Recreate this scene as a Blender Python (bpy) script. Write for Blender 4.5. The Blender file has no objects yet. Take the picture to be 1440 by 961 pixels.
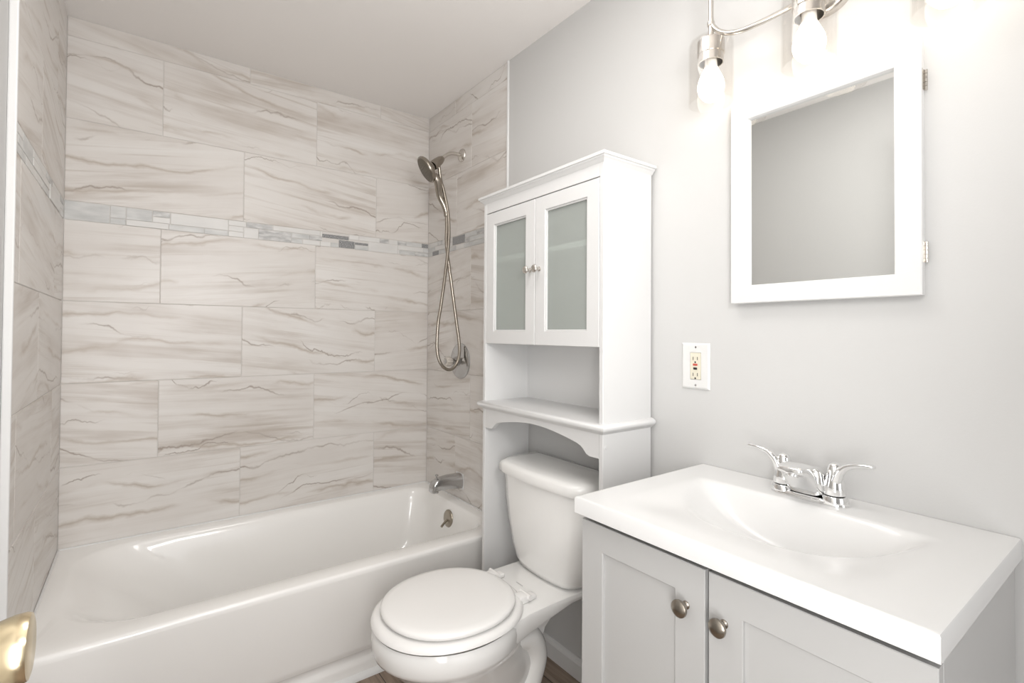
import bpy, bmesh, math, random
from mathutils import Vector, Matrix

random.seed(7)
S = bpy.context.scene
COL = S.collection
PI = math.pi

# ---------------------------------------------------------------- camera, world, lights, exposure
W, H = 1.51, 2.417            # room width (left wall to right wall), ceiling height
RIM = 0.41                    # bathtub rim
FRONT = -2.66                 # inner face of the wall with the doorway


def make_camera():
    yaw, pitch, roll = .6388, .0141, .0064
    cy, sy, cp, sp = math.cos(yaw), math.sin(yaw), math.cos(pitch), math.sin(pitch)
    F = Vector((sy*cp, cy*cp, sp)); R = Vector((cy, -sy, 0)); U = R.cross(F)
    c, s = math.cos(roll), math.sin(roll)
    R2, U2 = c*R + s*U, -s*R + c*U
    cam = bpy.data.cameras.new('camera'); ob = bpy.data.objects.new('camera', cam); COL.objects.link(ob)
    M = Matrix((R2, U2, -F)).transposed().to_4x4(); M.translation = Vector((.2398, -2.5154, 1.2276))
    ob.matrix_world = M
    cam.sensor_fit = 'HORIZONTAL'; cam.sensor_width = 36; cam.lens = 706.1649/1440*36
    cam.shift_x = -3.32/1440; cam.shift_y = -21.2/1440
    cam.clip_start = .02
    S.camera = ob


make_camera()
S.view_settings.view_transform = 'Standard'
S.view_settings.look = 'None'
S.view_settings.gamma = 1
S.view_settings.use_curve_mapping = False
S.view_settings.exposure = 0.22
BULB = 5.0

world = bpy.data.worlds.new('world'); S.world = world; world.use_nodes = True
world.node_tree.nodes['Background'].inputs[0].default_value = (.95, .97, 1, 1)
world.node_tree.nodes['Background'].inputs[1].default_value = .85


def area(name, loc, target, sx, sy, power, color):
    l = bpy.data.lights.new(name, 'AREA'); l.shape = 'RECTANGLE'; l.size = sx; l.size_y = sy; l.energy = power; l.color = color
    o = bpy.data.objects.new(name, l); COL.objects.link(o); o.location = loc
    o.rotation_euler = (Vector(target) - Vector(loc)).to_track_quat('-Z', 'Y').to_euler()
    return o


area('rear_fill', (.72, -4.9, 1.5), (.75, -1.0, 1.2), 1.5, 1.9, 8, (1, .99, .98))  # added fill from behind the camera, stands for no known lamp
area('fill_light', (.12, -2.57, .95), (.95, -1.2, .6), .5, .9, 15.5, (1, .99, .98))
area('bounce_fill', (.60, -2.58, 1.65), (.60, -1.0, 2.4), .4, .4, 12, (1, .98, .96))  # added fill thrown up at the ceiling to even out the light
area('overhead_fill', (.74, -1.62, H - .03), (.70, -1.55, 0), .5, .5, 5.5, (1, .975, .94))  # added overhead fill above the frame, no fixture known there

# ---------------------------------------------------------------- helpers


def link(name, me, m, parent=None, kind=None):
    o = bpy.data.objects.new(name, me); COL.objects.link(o)
    for mm in (m if isinstance(m, (list, tuple)) else [m]):
        me.materials.append(mm)
    if parent:
        o.parent = parent
        o.matrix_parent_inverse = parent_inv(parent)
    if kind:
        o['kind'] = kind
    return o


def parent_inv(p):
    M = Matrix.Translation(p.location)
    if p.parent:
        M = parent_world(p.parent) @ M if False else M
    return M.inverted()


def obj(name, bm, m, parent=None, kind=None, smooth=None):
    """bm holds world coordinates; smooth = angle in degrees"""
    me = bpy.data.meshes.new(name)
    bmesh.ops.recalc_face_normals(bm, faces=bm.faces[:]) if smooth != 'keep' else None
    bm.to_mesh(me); bm.free()
    if smooth and smooth != 'keep':
        me.shade_smooth() if hasattr(me, 'shade_smooth') else None
        for p in me.polygons:
            p.use_smooth = True
        try:
            me.set_sharp_from_angle(angle=math.radians(smooth))
        except Exception:
            pass
    return link(name, me, m, parent, kind)


def thing(name, label, cat, loc, group=None):
    o = bpy.data.objects.new(name, None); COL.objects.link(o)
    o.location = loc; o.empty_display_size = .05
    o['label'] = label; o['category'] = cat
    if group:
        o['group'] = group
    return o


def box(bm, x0, x1, y0, y1, z0, z1, bev=0, seg=2):
    r = bmesh.ops.create_cube(bm, size=1)
    vs = r['verts']
    for v in vs:
        v.co = Vector(((x0+x1)/2 + v.co.x*abs(x1-x0), (y0+y1)/2 + v.co.y*abs(y1-y0), (z0+z1)/2 + v.co.z*abs(z1-z0)))
    if bev:
        es = list({e for v in vs for e in v.link_edges})
        bmesh.ops.bevel(bm, geom=es, offset=bev, segments=seg, profile=.5, affect='EDGES')


def boxes(*bs, bev=0, seg=2):
    bm = bmesh.new()
    for b in bs:
        box(bm, *b, bev=bev, seg=seg)
    return bm


def loft(bm, rings, cap0=True, cap1=True, closed=True):
    vr = [[bm.verts.new(p) for p in r] for r in rings]
    n = len(rings[0])
    for a, b in zip(vr, vr[1:]):
        for i in range(n if closed else n-1):
            j = (i+1) % n
            try:
                bm.faces.new((a[i], a[j], b[j], b[i]))
            except ValueError:
                pass
    if cap0:
        bm.faces.new(list(reversed(vr[0])))
    if cap1:
        bm.faces.new(vr[-1])
    return vr


def frame_of(d):
    d = Vector(d).normalized()
    a = Vector((0, 0, 1)) if abs(d.z) < .9 else Vector((1, 0, 0))
    u = d.cross(a).normalized(); v = d.cross(u).normalized()
    return d, u, v


def lathe(bm, origin, axis, prof, n=28, cap0=True, cap1=True):
    """prof: list of (distance along axis, radius)"""
    d, u, v = frame_of(axis); o = Vector(origin)
    rings = []
    for t, r in prof:
        r = max(r, 1e-4)
        rings.append([o + d*t + (u*math.cos(2*PI*i/n) + v*math.sin(2*PI*i/n))*r for i in range(n)])
    loft(bm, rings, cap0, cap1)


def spline(pts, sub=10):
    P = [Vector(p) for p in pts]; out = []
    for i in range(len(P)-1):
        p0 = P[max(i-1, 0)]; p1 = P[i]; p2 = P[i+1]; p3 = P[min(i+2, len(P)-1)]
        for k in range(sub):
            t = k/sub
            out.append(.5*((2*p1) + (p2-p0)*t + (2*p0-5*p1+4*p2-p3)*t*t + (3*p1-p0-3*p2+p3)*t**3))
    out.append(P[-1].copy())
    return out


def tube(bm, pts, rad, n=14, sub=10, flat=None, flatdir=None):
    """rad: number or list per control point; flat: list of scale factors in flatdir"""
    path = spline(pts, sub) if sub else [Vector(p) for p in pts]
    def interp(L, i):
        if not isinstance(L, (list, tuple)):
            return L
        f = i/max(len(path)-1, 1)*(len(L)-1); k = min(int(f), len(L)-2); t = f-k
        return L[k]*(1-t) + L[k+1]*t
    rings = []; u = None
    for i, p in enumerate(path):
        d = (path[min(i+1, len(path)-1)] - path[max(i-1, 0)]).normalized()
        if u is None:
            u = Vector(flatdir) if flatdir else frame_of(d)[1]
        u = (u - d*u.dot(d)).normalized(); v = d.cross(u)
        r = interp(rad, i); fl = interp(flat, i) if flat else 1
        rings.append([p + u*math.cos(2*PI*k/n)*r*fl + v*math.sin(2*PI*k/n)*r for k in range(n)])
    loft(bm, rings)


def prism(bm, poly, axis, a, b):
    """poly in the two other axes (order x,y,z without axis) pushed from a to b"""
    def P(p, t):
        if axis == 'x': return (t, p[0], p[1])
        if axis == 'y': return (p[0], t, p[1])
        return (p[0], p[1], t)
    loft(bm, [[P(p, a) for p in poly], [P(p, b) for p in poly]])


def rrect(x0, x1, y0, y1, r, z, n=8, m=10):
    """rounded rectangle ring, r = one radius or four (x1y1, x0y1, x0y0, x1y0)"""
    rs = r if isinstance(r, (list, tuple)) else [r]*4
    cs = [(x1, y1, -1, -1, 0), (x0, y1, 1, -1, PI/2), (x0, y0, 1, 1, PI), (x1, y0, -1, 1, 1.5*PI)]
    corners = []
    for (cx, cy, sx, sy, a0), rr in zip(cs, rs):
        corners.append([(cx + sx*rr + rr*math.cos(a0 + k/n*PI/2), cy + sy*rr + rr*math.sin(a0 + k/n*PI/2)) for k in range(n+1)])
    out = []
    for i in range(4):
        c = corners[i]; nx = corners[(i+1) % 4][0]
        out += c
        for k in range(1, m):
            t = k/m
            out.append((c[-1][0]*(1-t) + nx[0]*t, c[-1][1]*(1-t) + nx[1]*t))
    return [Vector((x, y, z)) for x, y in out]


def sstep(t):
    t = min(max(t, 0), 1)
    return t*t*(3-2*t)

# ---------------------------------------------------------------- materials


def mat(name, color, rough=.5, metal=0, spec=.5, coat=0, bump=None, emit=None):
    m = bpy.data.materials.new(name); m.use_nodes = True
    nt = m.node_tree; b = nt.nodes['Principled BSDF']
    b.inputs['Base Color'].default_value = (*color, 1); b.inputs['Roughness'].default_value = rough
    b.inputs['Metallic'].default_value = metal; b.inputs['Specular IOR Level'].default_value = spec
    b.inputs['Coat Weight'].default_value = coat
    if emit:
        b.inputs['Emission Color'].default_value = (*emit[0], 1); b.inputs['Emission Strength'].default_value = emit[1]
    if bump:
        sc, st = bump
        t = nt.nodes.new('ShaderNodeTexCoord'); n = nt.nodes.new('ShaderNodeTexNoise'); n.inputs['Scale'].default_value = sc
        n.inputs['Detail'].default_value = 3
        bp = nt.nodes.new('ShaderNodeBump'); bp.inputs['Strength'].default_value = st; bp.inputs['Distance'].default_value = .002
        nt.links.new(t.outputs['Object'], n.inputs['Vector']); nt.links.new(n.outputs['Fac'], bp.inputs['Height'])
        nt.links.new(bp.outputs['Normal'], b.inputs['Normal'])
    return m


M_wall = mat('wall_paint', (.60, .598, .592), .9, 0, .2, bump=(220, .08))
M_ceil = mat('ceiling_paint', (.87, .845, .825), .8, bump=(180, .1))
M_trim = mat('white_trim', (.76, .76, .755), .35)
M_grout = mat('grout', (.66, .635, .61), .8)
M_cab = mat('white_lacquer', (.725, .725, .723), .35)
M_van = mat('grey_lacquer', (.525, .523, .518), .38)
M_gapshade = mat('door_gap_shade', (.03, .03, .03), .9)  # near black puts the shade of the door gaps into the colour
M_top = mat('cultured_marble', (.765, .765, .762), .24)
M_porc = mat('porcelain', (.88, .875, .86), .12, coat=.4)
M_seat = mat('seat_plastic', (.88, .87, .855), .25)
M_tub = mat('tub_enamel', (.91, .90, .88), .16, coat=.3)
M_chrome = mat('chrome', (.86, .86, .86), .06, 1)
M_dchrome = mat('satin_chrome', (.52, .52, .52), .16, 1)
M_nickel = mat('brushed_nickel', (.36, .325, .28), .27, 1)
M_lnickel = mat('light_nickel', (.66, .63, .59), .25, 1)
M_bronze = mat('worn_nickel', (.40, .36, .30), .3, 1)
M_brass = mat('brass', (.74, .62, .42), .25, 1)
M_mirror = mat('mirror_silver', (.86, .87, .86), .01, 1)
M_plate = mat('outlet_plate', (.74, .74, .73), .3)
M_ivory = mat('ivory_plastic', (.72, .68, .56), .35)
M_red = mat('red_plastic', (.55, .10, .07), .4)
M_black = mat('black_plastic', (.02, .02, .02), .4)
M_nozzle = mat('spray_face', (.16, .14, .11), .45, .6)
M_door = mat('door_paint', (.82, .82, .80), .4)
M_bulb = mat('bulb_glow', (.9, .88, .82), .4, emit=((1, .89, .74), BULB))
M_bulbneck = mat('bulb_neck', (.88, .86, .82), .4)


def thin_glass(name, tint, base, edge):
    m = bpy.data.materials.new(name); m.use_nodes = True; nt = m.node_tree; nt.nodes.clear()
    out = nt.nodes.new('ShaderNodeOutputMaterial'); mix = nt.nodes.new('ShaderNodeMixShader')
    tr = nt.nodes.new('ShaderNodeBsdfTransparent'); tr.inputs[0].default_value = (*tint, 1)
    gl = nt.nodes.new('ShaderNodeBsdfGlossy'); gl.inputs['Roughness'].default_value = .03; gl.inputs[0].default_value = (.8, .8, .8, 1)
    lw = nt.nodes.new('ShaderNodeLayerWeight'); lw.inputs['Blend'].default_value = .35
    mr = nt.nodes.new('ShaderNodeMapRange'); mr.inputs['To Min'].default_value = base; mr.inputs['To Max'].default_value = edge
    nt.links.new(lw.outputs['Facing'], mr.inputs['Value']); nt.links.new(mr.outputs[0], mix.inputs[0])
    nt.links.new(tr.outputs[0], mix.inputs[1]); nt.links.new(gl.outputs[0], mix.inputs[2]); nt.links.new(mix.outputs[0], out.inputs[0])
    return m


M_glass = thin_glass('clear_glass', (.985, .98, .975), .008, .13)


def frosted():
    m = bpy.data.materials.new('frosted_glass'); m.use_nodes = True; nt = m.node_tree
    b = nt.nodes['Principled BSDF']; out = nt.nodes['Material Output']
    b.inputs['Base Color'].default_value = (.66, .685, .66, 1); b.inputs['Roughness'].default_value = .35
    tr = nt.nodes.new('ShaderNodeBsdfTransparent'); tr.inputs[0].default_value = (.86, .90, .88, 1)
    mix = nt.nodes.new('ShaderNodeMixShader'); mix.inputs[0].default_value = .40
    nt.links.new(tr.outputs[0], mix.inputs[1]); nt.links.new(b.outputs[0], mix.inputs[2]); nt.links.new(mix.outputs[0], out.inputs[0])
    return m


M_frost = frosted()


def marble():
    m = bpy.data.materials.new('veined_tile'); m.use_nodes = True; nt = m.node_tree; N = nt.nodes.new; L = nt.links.new
    b = nt.nodes['Principled BSDF']; b.inputs['Roughness'].default_value = .34
    uv = N('ShaderNodeUVMap'); uv.uv_map = 'uv'
    def noise(vec, sc, det, ro=.6, dist=0.0):
        n = N('ShaderNodeTexNoise'); n.inputs['Scale'].default_value = sc; n.inputs['Detail'].default_value = det
        n.inputs['Roughness'].default_value = ro; n.inputs['Distortion'].default_value = dist
        L(vec, n.inputs['Vector']); return n
    def mapping(sx, sy):
        mp = N('ShaderNodeMapping'); mp.inputs['Scale'].default_value = (sx, sy, 1); L(uv.outputs[0], mp.inputs[0]); return mp.outputs[0]
    def ramp(fac, stops):
        r = N('ShaderNodeValToRGB'); e = r.color_ramp.elements
        e[0].position, e[0].color = stops[0][0], (*stops[0][1], 1); e[1].position, e[1].color = stops[-1][0], (*stops[-1][1], 1)
        for p, c in stops[1:-1]:
            k = e.new(p); k.color = (*c, 1)
        L(fac, r.inputs[0]); return r.outputs[0]
    def mixc(fac, a, c, mode='MIX'):
        x = N('ShaderNodeMix'); x.data_type = 'RGBA'; x.blend_type = mode
        L(fac, x.inputs[0]) if not isinstance(fac, float) else setattr(x.inputs[0], 'default_value', fac)
        if isinstance(a, tuple): x.inputs[6].default_value = (*a, 1)
        else: L(a, x.inputs[6])
        if isinstance(c, tuple): x.inputs[7].default_value = (*c, 1)
        else: L(c, x.inputs[7])
        return x.outputs[2]
    def math_(op, a, c=None):
        x = N('ShaderNodeMath'); x.operation = op
        for i, q in enumerate((a, c)):
            if q is None: continue
            if isinstance(q, float): x.inputs[i].default_value = q
            else: L(q, x.inputs[i])
        return x.outputs[0]
    # soft cloudy base, broad sideways bands, fine grain lines
    cloud = noise(mapping(.9, 2.4), 1.8, 4).outputs['Fac']
    base = ramp(cloud, [(.3, (.665, .63, .60)), (.5, (.715, .685, .655)), (.72, (.755, .732, .71))])
    st = noise(mapping(.42, 5.0), 2.4, 9, .62, .1).outputs['Fac']
    where = ramp(noise(mapping(.8, 1.6), 2.0, 3).outputs['Fac'], [(.40, (.15, .15, .15)), (.62, (1, 1, 1))])
    def times(a, c):
        x = N('ShaderNodeMix'); x.data_type = 'RGBA'; x.blend_type = 'MULTIPLY'; x.inputs[0].default_value = 1
        L(a, x.inputs[6]); L(c, x.inputs[7]); return x.outputs[2]
    col = mixc(times(ramp(st, [(.30, (1, 1, 1)), (.41, (.55, .55, .55)), (.51, (0, 0, 0))]), where), base, (.46, .40, .35))
    col = mixc(ramp(st, [(.56, (0, 0, 0)), (.70, (.55, .55, .55))]), col, (.79, .775, .755))
    fine = noise(mapping(.45, 17.0), 3.0, 5, .6, .05).outputs['Fac']
    col = mixc(times(ramp(fine, [(.32, (.8, .8, .8)), (.47, (0, 0, 0))]), where), col, (.50, .445, .395))
    # thin crisp veins, each broken up by a second noise
    def vein(sx, sy, wx, wy, amp, width, color, lo, hi, col, seed):
        mp = N('ShaderNodeMapping'); mp.inputs['Scale'].default_value = (sx, sy, 1); mp.inputs['Location'].default_value = (seed, seed*1.7, 0); L(uv.outputs[0], mp.inputs[0])
        sep = N('ShaderNodeSeparateXYZ'); L(mp.outputs[0], sep.inputs[0])
        m4 = N('ShaderNodeMapping'); m4.inputs['Scale'].default_value = (wx, wy, 1); L(uv.outputs[0], m4.inputs[0])
        sway = math_('MULTIPLY', noise(m4.outputs[0], 2.0, 6, .52).outputs['Fac'], amp)
        v = math_('ABSOLUTE', math_('SUBTRACT', math_('FRACT', math_('ADD', sep.outputs[1], sway)), .5))
        line = ramp(v, [(0.0, (1, 1, 1)), (width*.35, (.55, .55, .55)), (width, (0, 0, 0))])
        m3 = N('ShaderNodeMapping'); m3.inputs['Scale'].default_value = (1.6, 3.0, 1); m3.inputs['Location'].default_value = (seed*3, seed, 0); L(uv.outputs[0], m3.inputs[0])
        patch = ramp(noise(m3.outputs[0], 1.8, 2).outputs['Fac'], [(lo, (0, 0, 0)), (hi, (1, 1, 1))])
        return mixc(times(line, patch), col, color)
    col = vein(1, 5.2, 1.0, .7, 1.9, .030, (.33, .275, .235), .47, .60, col, 1.3)
    col = vein(1, 3.6, 1.2, .7, 1.7, .014, (.31, .26, .22), .50, .60, col, 7.1)
    col = vein(1, 8.0, .8, 1.0, 2.4, .10, (.49, .43, .375), .45, .60, col, 4.6)
    L(col, b.inputs['Base Color'])
    return m


M_marble = marble()


def mosaic(name, c0, c1, sc, rough=.35, metal=0.0):
    m = bpy.data.materials.new(name); m.use_nodes = True; nt = m.node_tree; b = nt.nodes['Principled BSDF']
    uv = nt.nodes.new('ShaderNodeUVMap'); uv.uv_map = 'uv'
    mp = nt.nodes.new('ShaderNodeMapping'); mp.inputs['Scale'].default_value = (1, 3, 1)
    n = nt.nodes.new('ShaderNodeTexNoise'); n.inputs['Scale'].default_value = sc; n.inputs['Detail'].default_value = 6
    r = nt.nodes.new('ShaderNodeValToRGB'); r.color_ramp.elements[0].position = .35; r.color_ramp.elements[1].position = .65
    r.color_ramp.elements[0].color = (*c0, 1); r.color_ramp.elements[1].color = (*c1, 1)
    nt.links.new(uv.outputs[0], mp.inputs[0]); nt.links.new(mp.outputs[0], n.inputs['Vector'])
    nt.links.new(n.outputs['Fac'], r.inputs[0]); nt.links.new(r.outputs[0], b.inputs['Base Color'])
    b.inputs['Roughness'].default_value = rough; b.inputs['Metallic'].default_value = metal
    return m


M_mos = [mosaic('strip_white', (.68, .67, .655), (.74, .732, .715), 8),
         mosaic('strip_blue_grey', (.52, .525, .52), (.66, .66, .65), 12),
         mosaic('strip_grey', (.40, .40, .40), (.66, .655, .645), 24),
         mosaic('strip_dark_glitter', (.10, .105, .11), (.42, .42, .42), 160, .3)]


def wood():
    m = bpy.data.materials.new('wood_planks'); m.use_nodes = True; nt = m.node_tree; N = nt.nodes.new; L = nt.links.new
    b = nt.nodes['Principled BSDF']; b.inputs['Roughness'].default_value = .45
    tc = N('ShaderNodeTexCoord')
    mp = N('ShaderNodeMapping'); mp.inputs['Rotation'].default_value = (0, 0, PI/2); L(tc.outputs['Object'], mp.inputs[0])
    br = N('ShaderNodeTexBrick'); br.inputs['Scale'].default_value = 1; br.inputs['Brick Width'].default_value = .85
    br.inputs['Row Height'].default_value = .118; br.inputs['Mortar Size'].default_value = .0016; br.offset = .37
    br.inputs['Color1'].default_value = (.27, .205, .155, 1); br.inputs['Color2'].default_value = (.38, .305, .245, 1)
    br.inputs['Mortar'].default_value = (.06, .045, .035, 1); br.inputs['Bias'].default_value = 0
    L(mp.outputs[0], br.inputs['Vector'])
    m2 = N('ShaderNodeMapping'); m2.inputs['Scale'].default_value = (26, 1.6, 1); L(tc.outputs['Object'], m2.inputs[0])
    n = N('ShaderNodeTexNoise'); n.inputs['Scale'].default_value = 2.5; n.inputs['Detail'].default_value = 8; n.inputs['Distortion'].default_value = .6
    L(m2.outputs[0], n.inputs['Vector'])
    r = N('ShaderNodeValToRGB'); r.color_ramp.elements[0].position = .3; r.color_ramp.elements[0].color = (.5, .47, .45, 1)
    r.color_ramp.elements[1].position = .7; r.color_ramp.elements[1].color = (1.15, 1.12, 1.1, 1); L(n.outputs['Fac'], r.inputs[0])
    x = N('ShaderNodeMix'); x.data_type = 'RGBA'; x.blend_type = 'MULTIPLY'; x.inputs[0].default_value = 1
    L(br.outputs['Color'], x.inputs[6]); L(r.outputs[0], x.inputs[7]); L(x.outputs[2], b.inputs['Base Color'])
    return m


M_wood = wood()

# ---------------------------------------------------------------- room shell
TH = .012                     # tile thickness; the tile faces are the planes x=0, y=0, x=W
obj('floor', boxes((-.15, W+.15, -5.6, .15, -.06, 0)), M_wood, kind='structure')
obj('ceiling', boxes((-.15, W+.15, -5.6, .15, H, H+.06)), M_ceil, kind='structure')
wl = obj('wall_left', boxes((-.15, -TH, -5.6, .15, 0, H)), M_wall, kind='structure')
wb = obj('wall_back', boxes((-TH, W+TH, TH, .15, 0, H)), M_grout, kind='structure')
# the right wall: plaster skin outside the shower, grout bed inside it
wr = obj('wall_right', boxes((W, W+.15, -5.6, -.752, 0, H), (W+TH, W+.15, -.752, .15, 0, H)), M_wall, kind='structure')
obj('wall_front', boxes((-TH, .05, FRONT-.11, FRONT, 0, H), (1.46, W, FRONT-.11, FRONT, 0, H), (.05, 1.46, FRONT-.11, FRONT, 2.25, H)), M_wall, kind='structure')

TL = .61


def uvtile(bm, uvl, faces, o2, angle, off, axes, flip):
    c, s = math.cos(angle), math.sin(angle)
    for f in faces:
        for lp in f.loops:
            u = lp.vert.co[axes]; v = lp.vert.co.z
            u *= flip
            lp[uvl].uv = (c*u - s*v + off[0], s*u + c*v + off[1])


def tile_box(bm, uvl, plane, a0, a1, z0, z1, matidx=0, proud=0.0, angle=None, bev=.0012):
    g = .0011
    a0, a1 = min(a0, a1)+g, max(a0, a1)-g; z0 += g; z1 -= g
    if a1 - a0 < .004 or z1 - z0 < .004:
        return
    before = set(bm.faces)
    if plane == 'back': box(bm, a0, a1, -proud, TH, z0, z1, bev, 1); ax = 0
    elif plane == 'left': box(bm, -TH, proud, a0, a1, z0, z1, bev, 1); ax = 1
    else: box(bm, W-proud, W+TH, a0, a1, z0, z1, bev, 1); ax = 1
    new = [f for f in bm.faces if f not in before]
    off = (random.uniform(-50, 50), random.uniform(-50, 50))
    if angle is None:
        angle = random.choice((-1, 1, 1))*random.uniform(.02, .20)
    uvtile(bm, uvl, new, None, angle, off, ax, random.choice((-1, 1)))
    for f in new:
        f.material_index = matidx


ROWS = [(.105, .41), (.41, .714), (.714, 1.0275), (1.0275, 1.34), (1.34, 1.647), (1.719, 2.031), (2.031, 2.343)]


def clad(plane, parent, lo, hi, off_odd, off_even, zlow, slope):
    """lo..hi range along the wall; joints at off + k*TL"""
    bm = bmesh.new(); uvl = bm.loops.layers.uv.new('uv')
    for i, (z0, z1) in enumerate(ROWS):
        if z1 <= zlow + .001:
            continue
        z0 = max(z0, zlow)
        off = (off_even, off_odd)[{0: 1, 1: 0, 2: 1, 3: 0, 4: 1, 5: 0, 6: 1}[i]]
        js = sorted([lo, hi] + [off + k*TL for k in range(-4, 5) if lo + .01 < off + k*TL < hi - .01])
        for a, b in zip(js, js[1:]):
            ang = None if slope == 0 else slope*random.uniform(.4, 1.0)
            tile_box(bm, uvl, plane, a, b, z0, z1, 0, angle=ang)
    js = sorted([lo, hi] + [off_even + .02 + k*TL for k in range(-4, 5) if lo + .01 < off_even + .02 + k*TL < hi - .01])
    for a, b in zip(js, js[1:]):
        tile_box(bm, uvl, plane, a, b, 2.343, H - .002, 0)
    o = obj('tile_cladding', bm, M_marble, parent)
    return o


def band(plane, parent, lo, hi, strips):
    bm = bmesh.new(); uvl = bm.loops.layers.uv.new('uv')
    for a, b, z0, z1, k, pr in strips:
        tile_box(bm, uvl, plane, a, b, z0, z1, k, pr, 0.0, .0008)
    return obj('mosaic_band', bm, M_mos, parent)


obj('grout_bed', boxes((-TH-.002, -.002, -.912, .01, RIM-.3, H), bev=0), M_grout, wl)
obj('grout_bed', boxes((W+.002, W+TH+.002, -.749, .01, .3, H), bev=0), M_grout, wr)
obj('grout_bed', boxes((-TH, W+TH, .002, TH+.002, .35, H), bev=0), M_grout, wb)
clad('back', wb, 0, W, .2993, .5988-TL, RIM, 0)
clad('left', wl, -.91, 0, -.215, -.52, .105, 0)
clad('right', wr, -.745, 0, -.45, -.31, RIM, 0)

B0, B1 = 1.647, 1.719
zs = [B0, B0+.024, B0+.048, B1]


def fill_strips(lo, hi, special):
    out = list(special)
    def taken(a, b, z0, z1):
        return any(a < s[1]-.001 and b > s[0]+.001 and z0 < s[3]-.001 and z1 > s[2]+.001 for s in special)
    for r in range(3):
        a = lo
        while a < hi - .004:
            L = random.choice((.05, .08, .11, .15))
            cuts = [s[0] for s in special if s[0] > a + .001 and s[2] < zs[r+1]-.001 and s[3] > zs[r]+.001]
            b = min([a + L, hi] + cuts)
            hit = [s for s in special if s[0] <= a + .001 < s[1] and s[2] < zs[r+1]-.001 and s[3] > zs[r]+.001]
            if hit:
                a = hit[0][1]; continue
            out.append((a, b, zs[r], zs[r+1], random.choices((0, 1, 2), (6, 3, 1))[0], random.choice((0, 0, .0006)))); a = b
    return out


sp_back = [(0, .135, zs[0], zs[3], 1, 0), (.135, .185, zs[1], zs[3], 1, 0),
           (.185, .325, zs[0], zs[1], 0, .003), (.185, .27, zs[1], zs[3], 1, 0), (.27, .33, zs[2], zs[3], 2, 0), (.325, .45, zs[0], zs[1], 1, 0),
           (.33, .54, zs[1], zs[3], 0, 0), (.54, .60, zs[0], zs[1], 0, .001),
           (.61, .72, zs[2], zs[3], 2, 0), (.66, .80, zs[0], zs[2], 2, 0), (.72, .93, zs[2], zs[3], 0, 0), (.60, .66, zs[0], zs[2], 0, 0),
           (.94, 1.07, zs[2]-.006, zs[3]-.01, 3, .0006), (1.02, 1.10, zs[0]+.002, zs[2]-.008, 3, .0006), (1.10, 1.17, zs[1], zs[2]-.01, 3, 0),
           (1.17, 1.33, zs[0], zs[2], 0, 0), (1.34, 1.43, zs[0], zs[1], 1, 0), (1.47, W, zs[2], zs[3], 3, .0006), (1.43, W, zs[0], zs[1], 2, 0)]
band('back', wb, 0, W, fill_strips(0, W, sp_back))
sp_right = [(-.39, -.27, zs[1]+.004, zs[3]-.002, 3, .0006), (-.12, -.05, zs[0], zs[1], 3, 0), (-.50, -.39, zs[2], zs[3], 1, 0), (-.62, -.50, zs[2], zs[3], 2, 0)]
band('right', wr, -.745, 0, fill_strips(-.745, 0, sp_right))
sp_left = [(-.80, -.66, zs[1], zs[3], 1, 0), (-.66, -.40, zs[1], zs[2], 0, .001), (-.42, -.30, zs[2], zs[3], 2, .0006), (-.50, -.36, zs[0], zs[1], 1, 0), (-.36, -.12, zs[0], zs[2], 0, .002)]
band('left', wl, -.91, 0, fill_strips(-.91, 0, sp_left))

# caulk lines in the two corners are part of the setting
obj('trim_1', boxes((W-.006, W+.004, -.757, -.745, RIM+.002, H), bev=.003), M_trim, kind='structure')     # edge strip of the right tile field
obj('trim_2', boxes((-TH, .005, -.921, -.910, 0, H), bev=.003), M_trim, kind='structure')             # edge strip of the left tile field
bm = bmesh.new()
prism(bm, [(W, 0), (W-.014, 0), (W-.014, .055), (W-.010, .066), (W-.004, .070), (W, .071)], 'y', -2.655, -.765)
obj('baseboard_right', bm, M_trim, kind='structure')
bm = bmesh.new()
prism(bm, [(-.745, 0.0)] + [(-.745 - .017*math.cos(a), .018*math.sin(a)) for a in [k/8*PI/2 for k in range(9)]], 'x', 0.006, W-.016)
obj('trim_3', bm, M_trim, kind='structure', smooth=40)                                                  # quarter round at the foot of the tub
bm = boxes((.0, .05, FRONT, FRONT+.014, 0, 2.31), (1.46, W-.001, FRONT, FRONT+.014, .072, 2.31), (.05, 1.46, FRONT, FRONT+.014, 2.25, 2.31), bev=.003)
obj('trim_4', bm, M_trim, kind='structure')

# open door against the left wall
bm = boxes((.078, .113, -2.585, -1.872, .012, 2.03), bev=.002)
for z0, z1 in ((.2, .85), (1.05, 1.85)):
    for y0, y1 in ((-2.48, -2.26), (-2.19, -1.98)):
        box(bm, .110, .116, y0, y1, z0, z1, .003, 1)
door = obj('door_1', bm, M_door, kind='structure')
bm = bmesh.new()
lathe(bm, (.113, -1.94, .966), (1, 0, 0), [(0, .031), (.004, .031), (.007, .026), (.010, .012), (.020, .011), (.026, .017), (.034, .0235), (.046, .0265), (.0535, .0268), (.0565, .0255), (.0575, .022), (.0575, 0)], 40)
k = obj('door_knob', bm, M_brass, door, smooth=40); k['label'] = 'polished brass round door knob'
bm = bmesh.new()
for z in (.25, 1.0, 1.8):
    lathe(bm, (.073, -2.59, z), (0, 0, 1), [(0, .006), (.08, .006)], 12)
obj('door_hinge', bm, M_brass, door, smooth=40)

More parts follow.
